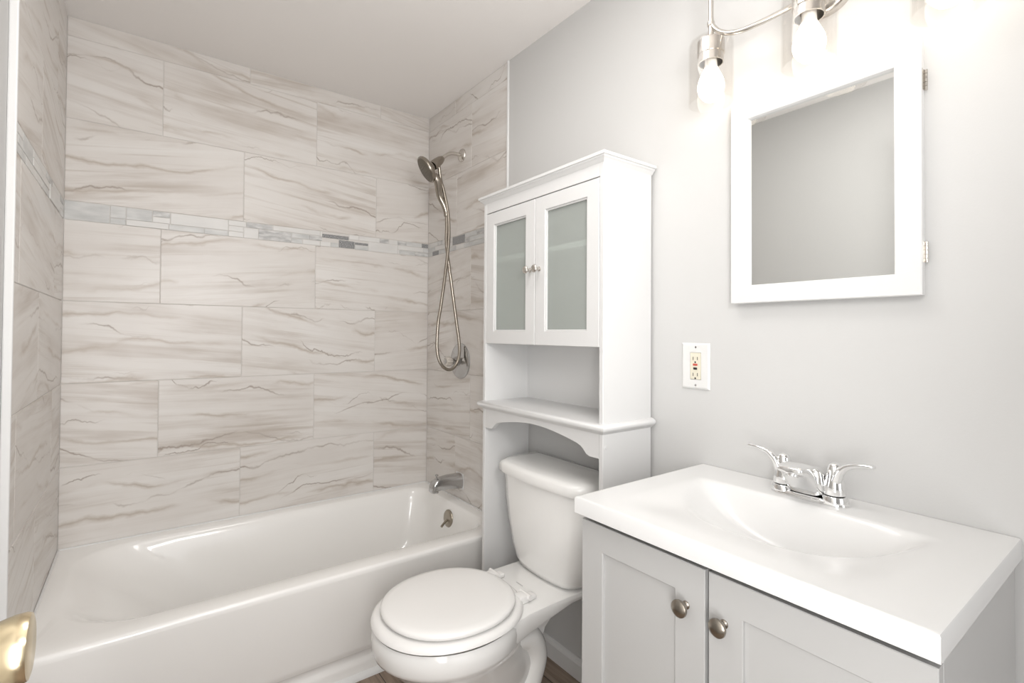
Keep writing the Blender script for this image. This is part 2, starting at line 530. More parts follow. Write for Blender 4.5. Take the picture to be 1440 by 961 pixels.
# ---------------------------------------------------------------- bathtub
tub = thing('bathtub', 'white alcove bathtub along the tiled back wall', 'bathtub', (W/2, -.40, 0))
g = .0006
bm = bmesh.new()
rings = [rrect(g, W-g, -.80, -g, .004, RIM-.020),
         rrect(g, W-g, -.800, -g, .004, RIM-.010),
         rrect(g, W-g, -.797, -g, .004, RIM-.003),
         rrect(g+.001, W-g-.001, -.790, -g-.001, .006, RIM),
         rrect(.050, 1.462, -.722, -.050, (.09, .16, .22, .10), RIM-.001),
         rrect(.062, 1.456, -.712, -.057, (.09, .16, .22, .10), RIM-.005),
         rrect(.085, 1.450, -.702, -.066, (.09, .16, .22, .10), RIM-.016),
         rrect(.125, 1.444, -.694, -.074, (.10, .17, .22, .10), RIM-.045),
         rrect(.230, 1.430, -.682, -.090, (.11, .18, .22, .11), .29),
         rrect(.330, 1.415, -.668, -.108, (.12, .19, .21, .12), .18),
         rrect(.395, 1.398, -.655, -.125, (.13, .19, .20, .13), .11),
         rrect(.440, 1.370, -.625, -.155, (.14, .19, .19, .14), .075),
         rrect(.500, 1.310, -.570, -.210, (.13, .16, .16, .13), .062)]
loft(bm, rings, cap0=False, cap1=True)
obj('basin', bm, M_tub, tub, smooth=50)
bm = bmesh.new()
prof = [(-.800, RIM-.020), (-.799, RIM-.030), (-.760, .12), (-.757, .104), (-.750, .094), (-.742, .088), (-.739, .078), (-.741, .066), (-.746, .056), (-.747, .045), (-.745, .0), (-.72, .0), (-.72, RIM-.045), (-.78, RIM-.020)]
prism(bm, prof, 'x', g, W-g)
obj('apron', bm, M_tub, tub, smooth=40)
bm = bmesh.new()
lathe(bm, (1.442, -.379, .333), (-1, 0, .04), [(0, .043), (.004, .043), (.009, .039), (.012, .030), (.013, 0)], 32)
ov = obj('overflow_plate', bm, M_bronze, tub, smooth=40); ov['label'] = 'round nickel overflow plate with trip lever'
bm = bmesh.new()
tube(bm, [(1.428, -.381, .330), (1.412, -.386, .322), (1.392, -.397, .312)], [.006, .005, .0062], 10)
obj('trip_lever', bm, M_bronze, ov, smooth=50)
bm = bmesh.new()
lathe(bm, (1.26, -.39, .0622), (0, 0, 1), [(0, .03), (.003, .03), (.004, .024), (.002, .018), (.002, 0)], 24)
obj('drain', bm, M_bronze, tub, smooth=40)
bm = boxes((g, W-g, -.007, -g, RIM-.002, RIM+.004), (g, .007, -.797, -.007, RIM-.002, RIM+.004), (W-.007, W-g, -.797, -.007, RIM-.002, RIM+.004), bev=.0015, seg=1)
obj('caulk_line', bm, M_trim, tub)

# tub spout
sp = thing('tub_spout', 'chrome bathtub spout with diverter knob on the right tiled wall', 'spout', (W, -.365, .505))
bm = bmesh.new()
def sec(x, zc, hz, hy, n=24, p=3.0):
    out = []
    for i in range(n):
        a = 2*PI*i/n; c, s = math.cos(a), math.sin(a)
        out.append(Vector((x, -.365 + hy*math.copysign(abs(c)**(2/p), c), zc + hz*math.copysign(abs(s)**(2/p), s))))
    return out
loft(bm, [sec(W-.001, .503, .037, .035), sec(W-.006, .503, .037, .035), sec(W-.02, .504, .0355, .034), sec(W-.07, .507, .0335, .031), sec(W-.11, .506, .031, .029), sec(W-.132, .502, .030, .0275), sec(W-.148, .496, .027, .026), sec(W-.158, .488, .020, .022), sec(W-.162, .483, .012, .015)])
obj('spout_body', bm, M_dchrome, sp, smooth=40)
bm = bmesh.new()
lathe(bm, (W-.136, -.365, .466), (0, 0, 1), [(0, .0155), (.012, .016)], 20)
obj('outlet_collar', bm, M_dchrome, sp, smooth=40)
bm = bmesh.new()
lathe(bm, (W-.130, -.365, .531), (0, 0, 1), [(0, .004), (.012, .0035), (.014, .008), (.019, .0085), (.021, .006), (.021, 0)], 16)
obj('diverter_knob', bm, M_dchrome, sp, smooth=40)
bm = boxes((W-.0035, W-.0003, -.401, -.329, .465, .541), bev=.001)
c = obj('caulk_ring', bm, M_trim, sp); c['label'] = 'white caulk around the spout'

# shower valve
sv = thing('shower_valve', 'round chrome shower valve with clear knob below the hose loop', 'shower valve', (W, -.363, 1.09))
bm = bmesh.new()
lathe(bm, (W-.0003, -.363, 1.09), (-1, 0, 0), [(0, .088), (.004, .088), (.009, .083), (.011, .074), (.013, .060), (.017, .045), (.019, .032), (.020, 0)], 48)
obj('escutcheon', bm, M_dchrome, sv, smooth=35)
bm = bmesh.new()
lathe(bm, (W-.018, -.363, 1.09), (-1, 0, 0), [(0, .024), (.012, .022), (.020, .017), (.030, .016), (.032, 0)], 28)
obj('valve_sleeve', bm, M_dchrome, sv, smooth=35)
bm = bmesh.new()
def star(t, r, dep):
    n = 48
    return [Vector((W-.048-t, -.363 + (r + dep*math.cos(8*2*PI*i/n))*math.cos(2*PI*i/n), 1.09 + (r + dep*math.cos(8*2*PI*i/n))*math.sin(2*PI*i/n))) for i in range(n)]
loft(bm, [star(0, .014, 0), star(.006, .019, .001), star(.012, .022, .002), star(.030, .023, .002), star(.036, .020, .001), star(.038, .012, 0)])
M_acr = mat('clear_acrylic', (.62, .58, .53), .12, .35)
obj('valve_knob', bm, M_acr, sv, smooth=50)
bm = bmesh.new()
lathe(bm, (W-.08, -.363, 1.09), (-1, 0, 0), [(0, .012), (.006, .012), (.008, .009), (.008, 0)], 20)
obj('knob_cap', bm, M_dchrome, sv, smooth=40)

# hand shower on its arm
sh = thing('hand_shower', 'brushed nickel hand shower with looping hose on the right tiled wall', 'shower head', (W, -.361, 2.119))
ay = -.361
bm = bmesh.new()
lathe(bm, (W-.0003, ay, 2.112), (-1, 0, 0), [(0, .033), (.003, .033), (.008, .029), (.014, .016), (.016, .0105)], 32)
obj('wall_flange', bm, M_lnickel, sh, smooth=40)
bm = bmesh.new()
tube(bm, [(W-.008, ay, 2.112), (W-.045, ay, 2.112), (W-.075, ay, 2.104), (W-.105, ay, 2.080), (W-.118, ay, 2.067)], .0088, 14)
obj('shower_arm', bm, M_lnickel, sh, smooth=60)
ad = Vector((-.060, -.016, -.054)).normalized()        # direction the bracket and the spray face point
e = Vector((W-.112, ay, 2.073))
bm = bmesh.new()
lathe(bm, e, ad, [(-.002, .010), (0, .0135), (.010, .0135), (.011, .0175), (.020, .0195), (.046, .0225), (.068, .0235), (.080, .021)], 28)
obj('bracket', bm, M_nickel, sh, smooth=40)
hc = Vector((1.311, -.370, 2.000))                                    # centre of the spray face
bm = bmesh.new()
hd = Vector((-.80, .20, -.56)).normalized()
lathe(bm, hc - hd*.022, hd, [(-.012, .021), (-.004, .024), (.002, .040), (.008, .055), (.014, .0625), (.020, .0655), (.026, .0655), (.030, .063), (.030, 0)], 44)
hh = obj('head', bm, M_nickel, sh, smooth=35)
bm = bmesh.new()
lathe(bm, hc + hd*.0079, hd, [(0, .0595), (.002, .0585), (.003, .055), (.0032, 0)], 40)
_, fu, fv = frame_of(hd)
for rr, cnt in ((.012, 6), (.025, 12), (.038, 18), (.050, 24)):
    for i in range(cnt):
        a = 2*PI*i/cnt
        lathe(bm, hc + hd*.0108 + fu*rr*math.cos(a) + fv*rr*math.sin(a), hd, [(0, .0017), (.002, .0012)], 6)
obj('spray_face', bm, M_nozzle, hh, smooth=40)
# handle hangs from the head's lower edge
dn = (Vector((0, 0, -1)) - hd*Vector((0, 0, -1)).dot(hd)).normalized()
h0 = hc + dn*.042 - hd*.010
h1 = Vector((1.383, -.365, 1.890)); h2 = Vector((1.408, -.365, 1.845)); h3 = Vector((1.420, -.366, 1.812))
bm = bmesh.new()
tube(bm, [h0, h0 + dn*.030 - hd*.006, h1, h2, h3], [.024, .0195, .0150, .0135, .0120], 18)
obj('handle', bm, M_nickel, sh, smooth=60)
bm = bmesh.new()
lathe(bm, h3 + Vector((-.0005, 0, .002)), (.06, 0, -1), [(0, .0115), (.003, .0122), (.018, .0112), (.024, .008)], 18)
obj('hose_nut', bm, M_nickel, sh, smooth=40)
bm = bmesh.new()
hp = [h3 + Vector((.001, 0, -.018)), (1.422, -.367, 1.74), (1.420, -.369, 1.66), (1.432, -.372, 1.565), (1.449, -.378, 1.44), (1.467, -.387, 1.296), (1.479, -.400, 1.171), (1.468, -.410, 1.100), (1.437, -.415, 1.060),
      (1.403, -.413, 1.056), (1.371, -.408, 1.089), (1.358, -.400, 1.156), (1.367, -.392, 1.273), (1.383, -.388, 1.358), (1.408, -.385, 1.52), (1.426, -.382, 1.677), (1.424, -.378, 1.80), (1.408, -.368, 1.90), (1.390, -.362, 1.97), e + ad*.040 + Vector((.008, 0, -.019))]
tube(bm, hp, .0078, 12, 14)
obj('hose', bm, M_nickel, sh, smooth=60)

# ---------------------------------------------------------------- toilet
TY = -1.20
toi = thing('toilet', 'white two-piece toilet with closed lid under the white cabinet', 'toilet', (1.1, TY, 0))


def oval(cx, a, b, z, n=48, p=2.0, back=None, taper=0.0, y0=TY):
    """ellipse-like ring; a along x (front half and back half may differ), b along y"""
    out = []
    for i in range(n):
        t = 2*PI*i/n; c, s = math.cos(t), math.sin(t)
        ax = (back if back is not None and c > 0 else a)
        x = math.copysign(abs(c)**(2/p), c)*ax; y = math.copysign(abs(s)**(2/p), s)*b
        y *= 1 - taper*max(0, c)
        out.append(Vector((cx + x, y0 + y, z)))
    return out


# bowl: rim ring down to the pedestal foot
bm = bmesh.new()
loft(bm, [oval(.985, .150, .125, .372), oval(.985, .205, .178, .392, back=.20), oval(.985, .219, .192, .397, back=.21), oval(.985, .226, .199, .388, back=.22),
          oval(.985, .228, .201, .368, back=.22), oval(.985, .227, .200, .345, back=.22), oval(.986, .223, .196, .334, back=.22), oval(.990, .211, .184, .322, back=.22), oval(1.00, .203, .172, .300, back=.22), oval(1.035, .192, .152, .262, back=.22),
          oval(1.085, .185, .132, .215, back=.20), oval(1.11, .178, .110, .165, back=.19), oval(1.12, .180, .100, .110, back=.19), oval(1.13, .192, .103, .055, back=.19),
          oval(1.13, .205, .112, .022, back=.20, p=2.3), oval(1.13, .208, .115, .0, back=.205, p=2.3)])
obj('bowl', bm, M_porc, toi, smooth=60)
# trapway bulge on both sides of the pedestal
for s in (-1, 1):
    bm = bmesh.new()
    tube(bm, [(1.10, TY+s*.070, .275), (1.15, TY+s*.080, .300), (1.215, TY+s*.078, .285), (1.245, TY+s*.076, .225), (1.225, TY+s*.078, .155), (1.185, TY+s*.084, .10), (1.20, TY+s*.086, .045), (1.25, TY+s*.08, .032)],
         [.03, .038, .042, .042, .040, .038, .036, .028], 18)
    obj('trapway', bm, M_porc, toi, smooth=80)
# deck the tank stands on
bm = bmesh.new()
def deck(x, hw, zb, zt=.404):
    r = .011
    half = [(hw-.012, zb), (hw-.003, zb+.004), (hw, zb+.012), (hw, zt-r), (hw-r*.3, zt-r*.3), (hw-r, zt)]
    full = half + [(-y, z) for y, z in reversed(half)]
    return [Vector((x, TY+y, z)) for y, z in full]
loft(bm, [deck(1.00, .17, .334, .392), deck(1.07, .170, .334, .398), deck(1.12, .163, .336, .403), deck(1.17, .153, .342), deck(1.25, .149, .356), deck(1.34, .149, .374), deck(1.40, .154, .380), deck(1.45, .166, .381), deck(1.485, .168, .381), deck(1.492, .160, .384, .401)])
obj('tank_deck', bm, M_porc, toi, smooth=35)
bm = bmesh.new()
loft(bm, [[Vector((x, TY+y, z)) for x, y in ((1.16, -w), (xb, -w*1.05), (xb, w*1.05), (1.16, w))] for z, w, xb in ((.0, .090, 1.300), (.03, .080, 1.292), (.15, .072, 1.285), (.28, .078, 1.29), (.345, .10, 1.33), (.372, .12, 1.42))])
bmesh.ops.bevel(bm, geom=bm.edges[:], offset=.018, segments=3, affect='EDGES')
obj('pedestal_back', bm, M_porc, toi, smooth=60)
# seat and lid
bm = bmesh.new()
def seat(cx, a, b, z): return oval(cx, a, b, z, 64, 2.12, back=a*.97)
loft(bm, [seat(.985, .195, .171, .403), seat(.985, .220, .196, .4035), seat(.985, .227, .203, .409), seat(.985, .225, .201, .417), seat(.985, .216, .192, .423), seat(.985, .195, .172, .4245)])
for ang in (.9, 2.24, -.9, -2.24):       # bumpers under the lid and under the seat
    cx_, cy_ = .985 + .17*math.cos(ang), TY + .14*math.sin(ang)
    box(bm, cx_-.012, cx_+.012, cy_-.006, cy_+.006, .4235, .4297)
    box(bm, cx_-.012, cx_+.012, cy_-.006, cy_+.006, .394, .4035)
obj('seat', bm, M_seat, toi, smooth=60)
bm = bmesh.new()
loft(bm, [seat(.985, .160, .148, .4293), seat(.985, .195, .183, .4297), seat(.985, .200, .187, .4340), seat(.985, .199, .186, .441), seat(.985, .192, .180, .4455), seat(.985, .175, .163, .4485), seat(.985, .12, .11, .450), seat(.985, .05, .045, .4505)])
obj('seat_lid', bm, M_seat, toi, smooth=60)
for y in (-1.115, -1.285):
    bm = boxes((1.170, 1.206, y-.019, y+.019, .404, .428), (1.200, 1.236, y-.016, y+.016, .4045, .419), bev=.005, seg=3)
    lathe(bm, (1.203, y-.026, .421), (0, 1, 0), [(0, .008), (.052, .008)], 16)
    obj('seat_hinge', bm, M_seat, toi, smooth=40)
# tank: bowed front, narrowing downwards
def tank(z, hw, xf, xb, bow, r=.045):
    n = 14; out = []
    # front from left (+y) to right (-y)
    for i in range(n+1):
        t = -1 + 2*i/n
        y = hw*t
        x = xf + bow*(t*t) + (.03*max(0, abs(t)-.86)/.14)**1.0*0
        out.append([x, y])
    # round front corners
    res = []
    for x, y in out:
        k = max(0, (abs(y) - (hw - r))/r)
        res.append((x + r*(1 - math.sqrt(max(0, 1-k*k))), y))
    res += [(xb-.012, hw), (xb-.003, hw-.004), (xb, hw-.014), (xb, 0), (xb, -hw+.014), (xb-.003, -hw+.004), (xb-.012, -hw)]
    return [Vector((x, TY + y, z)) for x, y in res]
bm = bmesh.new()
loft(bm, [tank(.4065, .128, 1.335, 1.47, .018), tank(.412, .148, 1.322, 1.475, .020), tank(.432, .163, 1.313, 1.480, .022), tank(.48, .178, 1.307, 1.485, .022), tank(.56, .196, 1.302, 1.488, .022), tank(.64, .208, 1.298, 1.489, .022), tank(.722, .214, 1.296, 1.489, .022)])
obj('tank', bm, M_porc, toi, smooth=50)
bm = bmesh.new()
loft(bm, [tank(.7235, .216, 1.294, 1.489, .022), tank(.7255, .228, 1.283, 1.495, .023), tank(.732, .231, 1.280, 1.495, .023), tank(.752, .231, 1.281, 1.495, .023), tank(.762, .226, 1.286, 1.493, .023), tank(.768, .212, 1.298, 1.485, .022), tank(.7715, .17, 1.330, 1.465, .016), tank(.7725, .08, 1.37, 1.43, .006, .02)])
obj('tank_lid', bm, M_porc, toi, smooth=50)
for x, y in ((1.352, -1.275), (1.305, -1.235)):
    bm = bmesh.new()
    lathe(bm, (x, y, .366), (0, 0, -1), [(-.02, .006), (0, .006), (.002, .016), (.005, .016), (.006, .008), (.014, .008), (.015, .005), (.026, .005), (.026, 0)], 16)
    obj('tank_bolt', bm, M_bronze, toi, smooth=40)
bm = boxes((1.247, 1.250, -1.212, -1.178, .4042, .4052), bev=.0003, seg=1)
m = obj('date_mark', bm, M_van, toi); m['label'] = 'small grey mark on the deck'
for s in (-1, 1):
    bm = bmesh.new()
    lathe(bm, (1.19, TY+s*.128, 0), (0, 0, 1), [(0, .02), (.008, .019), (.018, .012), (.022, 0)], 18)
    obj('bolt_cap', bm, M_porc, toi, smooth=60)

# ---------------------------------------------------------------- over-toilet cabinet
CX0, CXB, CY1, CY0 = 1.290, 1.504, -.903, -1.524          # front, back, left side, right side
cab = thing('storage_cabinet', 'tall white cabinet with frosted glass doors standing over the toilet', 'bathroom cabinet', (1.4, (CY0+CY1)/2, 0))
t = .016
for y0, y1 in ((CY1-t, CY1), (CY0, CY0+t)):
    bm = boxes((CX0, CXB-.002, y0, y1, 0, 1.722), bev=.0015, seg=1)
    obj('side_panel', bm, M_cab, cab)
# crown: cove moulding under a thin top board
bm = bmesh.new()
def crown_ring(o, z, back=CXB): return [Vector((CX0-o, CY1+o, z)), Vector((back, CY1+o, z)), Vector((back, CY0-o, z)), Vector((CX0-o, CY0-o, z))]
loft(bm, [crown_ring(.0005, 1.7205), crown_ring(.003, 1.724), crown_ring(.007, 1.729), crown_ring(.011, 1.732), crown_ring(.012, 1.736), crown_ring(.017, 1.737), crown_ring(.017, 1.745), crown_ring(.0155, 1.7465)])
obj('crown', bm, M_cab, cab)
obj('top_rail', boxes((CX0+.0005, CX0+.018, CY0+t, CY1-t, 1.682, 1.7205)), M_cab, cab)
obj('back_panel', boxes((CXB-.010, CXB-.004, CY0+t, CY1-t, .957, 1.72)), M_cab, cab)
M_dimback = mat('dimmed_interior', (.40, .425, .405), .7)  # dimness behind the frosted panes put into the colour of a white interior
dim_ = obj('dimmed_backing', boxes((CXB-.013, CXB-.0105, CY0+t, CY1-t, 1.204, 1.72)), M_dimback, cab)  # added sheet that makes the interior look dimmer than the shelf edge
obj('inner_shelf', boxes((CX0+.017, CXB-.014, CY0+t, CY1-t, 1.494, 1.512)), M_cab, cab)
obj('bottom_panel', boxes((CX0+.022, CXB-.010, CY0+t, CY1-t, 1.188, 1.203)), M_cab, cab)
bm = bmesh.new()
loft(bm, [crown_ring(.0005, .942), crown_ring(.004, .946), crown_ring(.009, .950), crown_ring(.014, .953), crown_ring(.0165, .957), crown_ring(.0165, .962), crown_ring(.014, .967), crown_ring(.006, .9705), crown_ring(.0005, .972)])
obj('open_shelf', bm, M_cab, cab, smooth=40)
# arched apron
mid = (CY0+CY1)/2; hw = (CY1-t) - mid
half = [(hw, .872), (hw-.038, .872), (hw-.050, .876), (hw-.062, .887), (hw-.074, .896), (hw-.090, .902)]
arch = half + [(u, .902 + .024*math.cos(u/(hw-.09)*PI/2)) for u in [(hw-.09)*(1-k/10) for k in range(1, 10)]]
poly = [(mid+u, z) for u, z in arch] + [(mid, .926)] + [(mid-u, z) for u, z in reversed(arch)]
poly += [(mid-hw, .942), (mid+hw, .942)]
bm = bmesh.new(); prism(bm, poly, 'x', CX0+.0005, CX0+.017)
obj('arched_apron', bm, M_cab, cab)


def ring_frame(bm, y0, y1, z0, z1, wy, wz0, wz1, xf, xb):
    def r(o, x): return [Vector((x, y0+o, z0+o)), Vector((x, y1-o, z0+o)), Vector((x, y1-o, z1-o)), Vector((x, y0+o, z1-o))]
    def q(o, x): return [Vector((x, y0+wy-o, z0+wz0-o)), Vector((x, y1-wy+o, z0+wz0-o)), Vector((x, y1-wy+o, z1-wz1+o)), Vector((x, y0+wy-o, z1-wz1+o))]
    loft(bm, [r(0, xb), r(0, xf+.0012), r(.0012, xf), q(.0012, xf), q(0, xf+.0012), q(0, xb), r(0, xb)], False, False)


def cab_door(y0, y1, knob_y):
    z0, z1 = 1.190, 1.6785
    st, ri = .050, .046
    bm = bmesh.new(); ring_frame(bm, y0, y1, z0, z1, st, ri, ri, CX0, CX0+.017)
    d = obj('door', bm, M_cab, cab)
    gp = obj('frosted_pane', boxes((CX0+.010, CX0+.014, y0+st-.004, y1-st+.004, z0+ri-.004, z1-ri+.004)), M_frost, d); gp['label'] = 'frosted glass pane'
    # glazing bead
    bm = bmesh.new()
    a0, a1, c0, c1 = y0+st, y1-st, z0+ri, z1-ri; w = .005
    for b in ((CX0+.004, CX0+.0098, a0, a0+w, c0, c1), (CX0+.004, CX0+.0098, a1-w, a1, c0, c1), (CX0+.004, CX0+.0098, a0+w, a1-w, c0, c0+w), (CX0+.004, CX0+.0098, a0+w, a1-w, c1-w, c1)):
        box(bm, *b, bev=.001, seg=1)
    obj('glazing_bead', bm, M_cab, d)
    bm = bmesh.new()
    lathe(bm, (CX0, knob_y, 1.441), (-1, 0, 0), [(0, .008), (.002, .008), (.004, .0055), (.012, .005), (.016, .009), (.020, .0125), (.024, .0128), (.027, .0105), (.029, .006), (.0295, 0)], 24)
    kb = obj('knob', bm, M_lnickel, d, smooth=40); kb['label'] = 'small nickel knob'


yc = -1.2135
cab_door(yc+.0015, CY1-t-.0015, yc+.024)
cab_door(CY0+t+.0015, yc-.0015, yc-.024)
bm = bmesh.new()
lathe(bm, (1.305, CY0, .905), (0, -1, 0), [(0, .006), (.0015, .0055), (.002, 0)], 16)
obj('screw_cap', bm, M_cab, cab, smooth=40)

# ---------------------------------------------------------------- vanity
VY1, VY0 = -1.694, -2.333
van = thing('vanity_cabinet', 'grey two-door vanity cabinet under the white sink top', 'vanity', (1.28, (VY0+VY1)/2, 0))
VX = 1.040
a0, a1 = VY0+.007, VY1-.004
zt = .8300
obj('side_panel', boxes((VX+.021, W-.018, a1-.016, a1, 0, zt), bev=.001, seg=1), M_van, van)
obj('side_panel', boxes((VX+.021, W-.018, a0, a0+.016, 0, zt), bev=.001, seg=1), M_van, van)
obj('bottom_panel', boxes((VX+.04, W-.018, a0+.016, a1-.016, .10, .116)), M_van, van)
obj('back_panel', boxes((W-.024, W-.018, a0+.016, a1-.016, .116, zt)), M_van, van)
obj('toe_kick', boxes((VX+.075, VX+.09, a0+.016, a1-.016, 0, .10)), M_van, van)
bm = boxes((VX+.021, VX+.039, a0+.016, a1-.016, .790, zt-.001), (VX+.021, VX+.039, a0+.016, a1-.016, .10, .13), (VX+.021, VX+.039, -2.027, -1.987, .13, .79))
f = obj('face_frame', bm, M_gapshade, van); f['label'] = 'face frame coloured near black as shade in the door gaps'


def van_door(y0, y1, ky):
    z0, z1 = .105, .8142; st = .062; rt = .0575
    bm = bmesh.new(); ring_frame(bm, y0, y1, z0, z1, st, rt, rt, VX, VX+.019)
    box(bm, VX+.008, VX+.017, y0+st-.003, y1-st+.003, z0+rt-.003, z1-rt+.003)
    d = obj('door', bm, M_van, van)
    bm = bmesh.new()
    lathe(bm, (VX, ky, .737), (-1, 0, 0), [(0, .0075), (.002, .0075), (.004, .0055), (.010, .0055), (.014, .010), (.018, .0148), (.021, .0158), (.024, .0152), (.027, .011), (.0285, .005), (.0287, 0)], 32)
    k = obj('knob', bm, M_nickel, d, smooth=40); k['label'] = 'round brushed nickel knob'


van_door(-2.0036, VY1-.004, -1.966)
van_door(VY0+.007, -2.0107, -2.040)

# sink top: one slab with the basin modelled in
top = thing('sink_top', 'glossy white sink top with moulded basin on the grey vanity', 'sink', (1.27, (VY0+VY1)/2, .831))
ZT, ZB = .866, .8305
BC, BU, BB, BF = -2.010, .250, 1.390, 1.085            # basin middle, half width, back edge, front edge


def sink_depth(x, y):
    w = BU - abs(y - BC)                       # distance inside from the two ends
    if w <= 0 or x >= BB:
        return 0
    fr = x - (BF-.030)
    if fr <= 0:
        return 0
    back = BB - x
    dish = .012*sstep(w/.10)*sstep(fr/.13)*sstep(back/.030)
    u = (y - BC)/.238; v = (BB - x)/.266
    q = 1 - math.sqrt(u*u + v*v)
    bowl = 0
    if q > 0:
        b = .165*(q - .05*(1 - math.exp(-q/.05)))
        bowl = .100*math.tanh(b/.100)*sstep(back/.060)
    return dish + bowl


bm = bmesh.new()
x0, x1 = 1.020, W-.0015
def lin(a, b, n): return [a + (b-a)*i/n for i in range(n+1)]
xs = [x0, x0+.0015, x0+.004] + lin(x0+.008, BF-.03, 4) + lin(BF-.022, BB-.08, 46)[0:] + lin(BB-.075, BB, 20) + [BB+.005] + lin(BB+.015, x1-.012, 6) + [x1-.006, x1]
ys = [VY0, VY0+.0015, VY0+.004] + lin(VY0+.008, BC-BU-.004, 6) + lin(BC-BU, BC+BU, 96) + lin(BC+BU+.004, VY1-.008, 6) + [VY1-.004, VY1-.0015, VY1]
grid = []
for x in xs:
    row = []
    for y in ys:
        z = ZT - sink_depth(x, y)
        d = min(x - x0, y - VY0, VY1 - y)
        if d < .004:                              # eased outer edge
            q = 1 - d/.004
            z -= .004*(1 - math.sqrt(max(0, 1 - q*q)))
        row.append(bm.verts.new((x, y, z)))
    grid.append(row)
for i in range(len(xs)-1):
    for j in range(len(ys)-1):
        bm.faces.new((grid[i][j], grid[i+1][j], grid[i+1][j+1], grid[i][j+1]))
loop = [grid[i][0] for i in range(len(xs))] + [grid[-1][j] for j in range(1, len(ys))] + [grid[i][-1] for i in range(len(xs)-2, -1, -1)] + [grid[0][j] for j in range(len(ys)-2, 0, -1)]
low = [bm.verts.new((v.co.x, v.co.y, ZB)) for v in loop]
for i in range(len(loop)):
    j = (i+1) % len(loop)
    bm.faces.new((loop[i], loop[j], low[j], low[i]))
obj('slab', bm, M_top, top, smooth=35)
bm = bmesh.new()
zd = ZT - sink_depth(1.30, BC)
lathe(bm, (1.30, BC, zd+.0005), (0, 0, 1), [(0, .022), (.002, .022), (.003, .017), (.001, .014), (.001, 0)], 24)
obj('drain', bm, M_chrome, top, smooth=40)
# faucet
fau = thing('faucet', 'chrome two-handle faucet on the back edge of the white sink top', 'faucet', (1.435, -2.005, ZT))
FY, FX = -2.005, 1.438
bm = bmesh.new()
def stad(hx, hy, z, n=40, p=3.0):
    return [Vector((FX + hx*math.copysign(abs(math.cos(2*PI*i/n))**(2/p), math.cos(2*PI*i/n)), FY + hy*math.copysign(abs(math.sin(2*PI*i/n))**(2/2.6), math.sin(2*PI*i/n)), z)) for i in range(n)]
loft(bm, [stad(.027, .079, ZT+.0004), stad(.027, .079, ZT+.004), stad(.025, .077, ZT+.008), stad(.021, .072, ZT+.011)])
obj('base_plate', bm, M_chrome, fau, smooth=35)
for s in (1, -1):
    hy = FY + s*.053
    bm = bmesh.new()
    lathe(bm, (FX, hy, ZT+.006), (0, 0, 1), [(0, .0265), (.006, .026), (.013, .024), (.0145, .0215)], 30)
    obj('handle_base', bm, M_chrome, fau, smooth=35)
    bm = bmesh.new()
    lathe(bm, (FX, hy, ZT+.022), (0, 0, 1), [(0, .0215), (.004, .022), (.022, .0195), (.042, .0165), (.056, .0145), (.063, .012), (.067, .007), (.068, 0)], 30)
    hb = obj('handle', bm, M_chrome, fau, smooth=40)
    bm = bmesh.new()
    tube(bm, [(FX-.008, hy + s*.006, ZT+.052), (FX-.010, hy + s*.015, ZT+.074), (FX-.011, hy + s*.030, ZT+.088), (FX-.012, hy + s*.050, ZT+.0945), (FX-.012, hy + s*.072, ZT+.0965), (FX-.012, hy + s*.078, ZT+.0963)],
         [.0125, .0115, .0105, .0098, .0092, .006], 14, 8, flat=[.8, .8, .65, .58, .55, .5], flatdir=(0, -s*.4, 1))
    obj('lever', bm, M_chrome, hb, smooth=60)
bm = bmesh.new()
def spsec(x, yw, ztop, zbot, n=28, p=4.5):
    zc, hz = (ztop+zbot)/2, (ztop-zbot)/2
    return [Vector((x, FY + yw*math.copysign(abs(math.cos(2*PI*i/n))**(2/p), math.cos(2*PI*i/n)), zc + hz*math.copysign(abs(math.sin(2*PI*i/n))**(2/p), math.sin(2*PI*i/n)))) for i in range(n)]
loft(bm, [spsec(1.464, .022, ZT+.034, ZT+.008), spsec(1.455, .034, ZT+.052, ZT+.008), spsec(1.442, .038, ZT+.064, ZT+.008), spsec(1.428, .0375, ZT+.073, ZT+.009), spsec(1.413, .036, ZT+.079, ZT+.014),
          spsec(1.398, .0335, ZT+.083, ZT+.031), spsec(1.383, .031, ZT+.085, ZT+.047), spsec(1.368, .0285, ZT+.085, ZT+.060), spsec(1.356, .0265, ZT+.084, ZT+.066), spsec(1.349, .024, ZT+.081, ZT+.068), spsec(1.346, .019, ZT+.078, ZT+.070)])
obj('spout', bm, M_chrome, fau, smooth=50)
bm = bmesh.new()
lathe(bm, (1.366, FY, ZT+.068), (-.35, 0, -1), [(0, .0115), (.009, .0115), (.009, .009), (.006, .008)], 20)
obj('aerator', bm, M_chrome, fau, smooth=40)

# ---------------------------------------------------------------- mirror cabinet
mc = thing('medicine_cabinet', 'white framed mirror cabinet on the wall above the sink', 'mirror', (W, -1.998, 1.31))
m0, m1, n0, n1 = -2.199, -1.796, 1.309, 1.828
obj('cabinet_box', boxes((W-.010, W-.0005, m0+.006, m1-.006, n0+.006, n1-.006)), M_cab, mc)
fx0, fx1 = W-.030, W-.0105; fw = .046
bm = bmesh.new()
def frect(o, x): return [Vector((x, m0+o, n0+o)), Vector((x, m1-o, n0+o)), Vector((x, m1-o, n1-o)), Vector((x, m0+o, n1-o))]
loft(bm, [frect(.001, fx1), frect(0, fx1-.001), frect(0, fx0+.002), frect(.002, fx0), frect(fw-.002, fx0), frect(fw-.0005, fx0+.0015), frect(fw, fx0+.012), frect(fw, fx1), frect(.001, fx1)], cap0=False, cap1=False)
fr = obj('door_frame', bm, M_cab, mc)
mg = obj('mirror_glass', boxes((fx0+.0115, fx1-.002, m0+fw-.004, m1-fw+.004, n0+fw-.004, n1-fw+.004)), M_mirror, mc); mg['label'] = 'mirror glass'
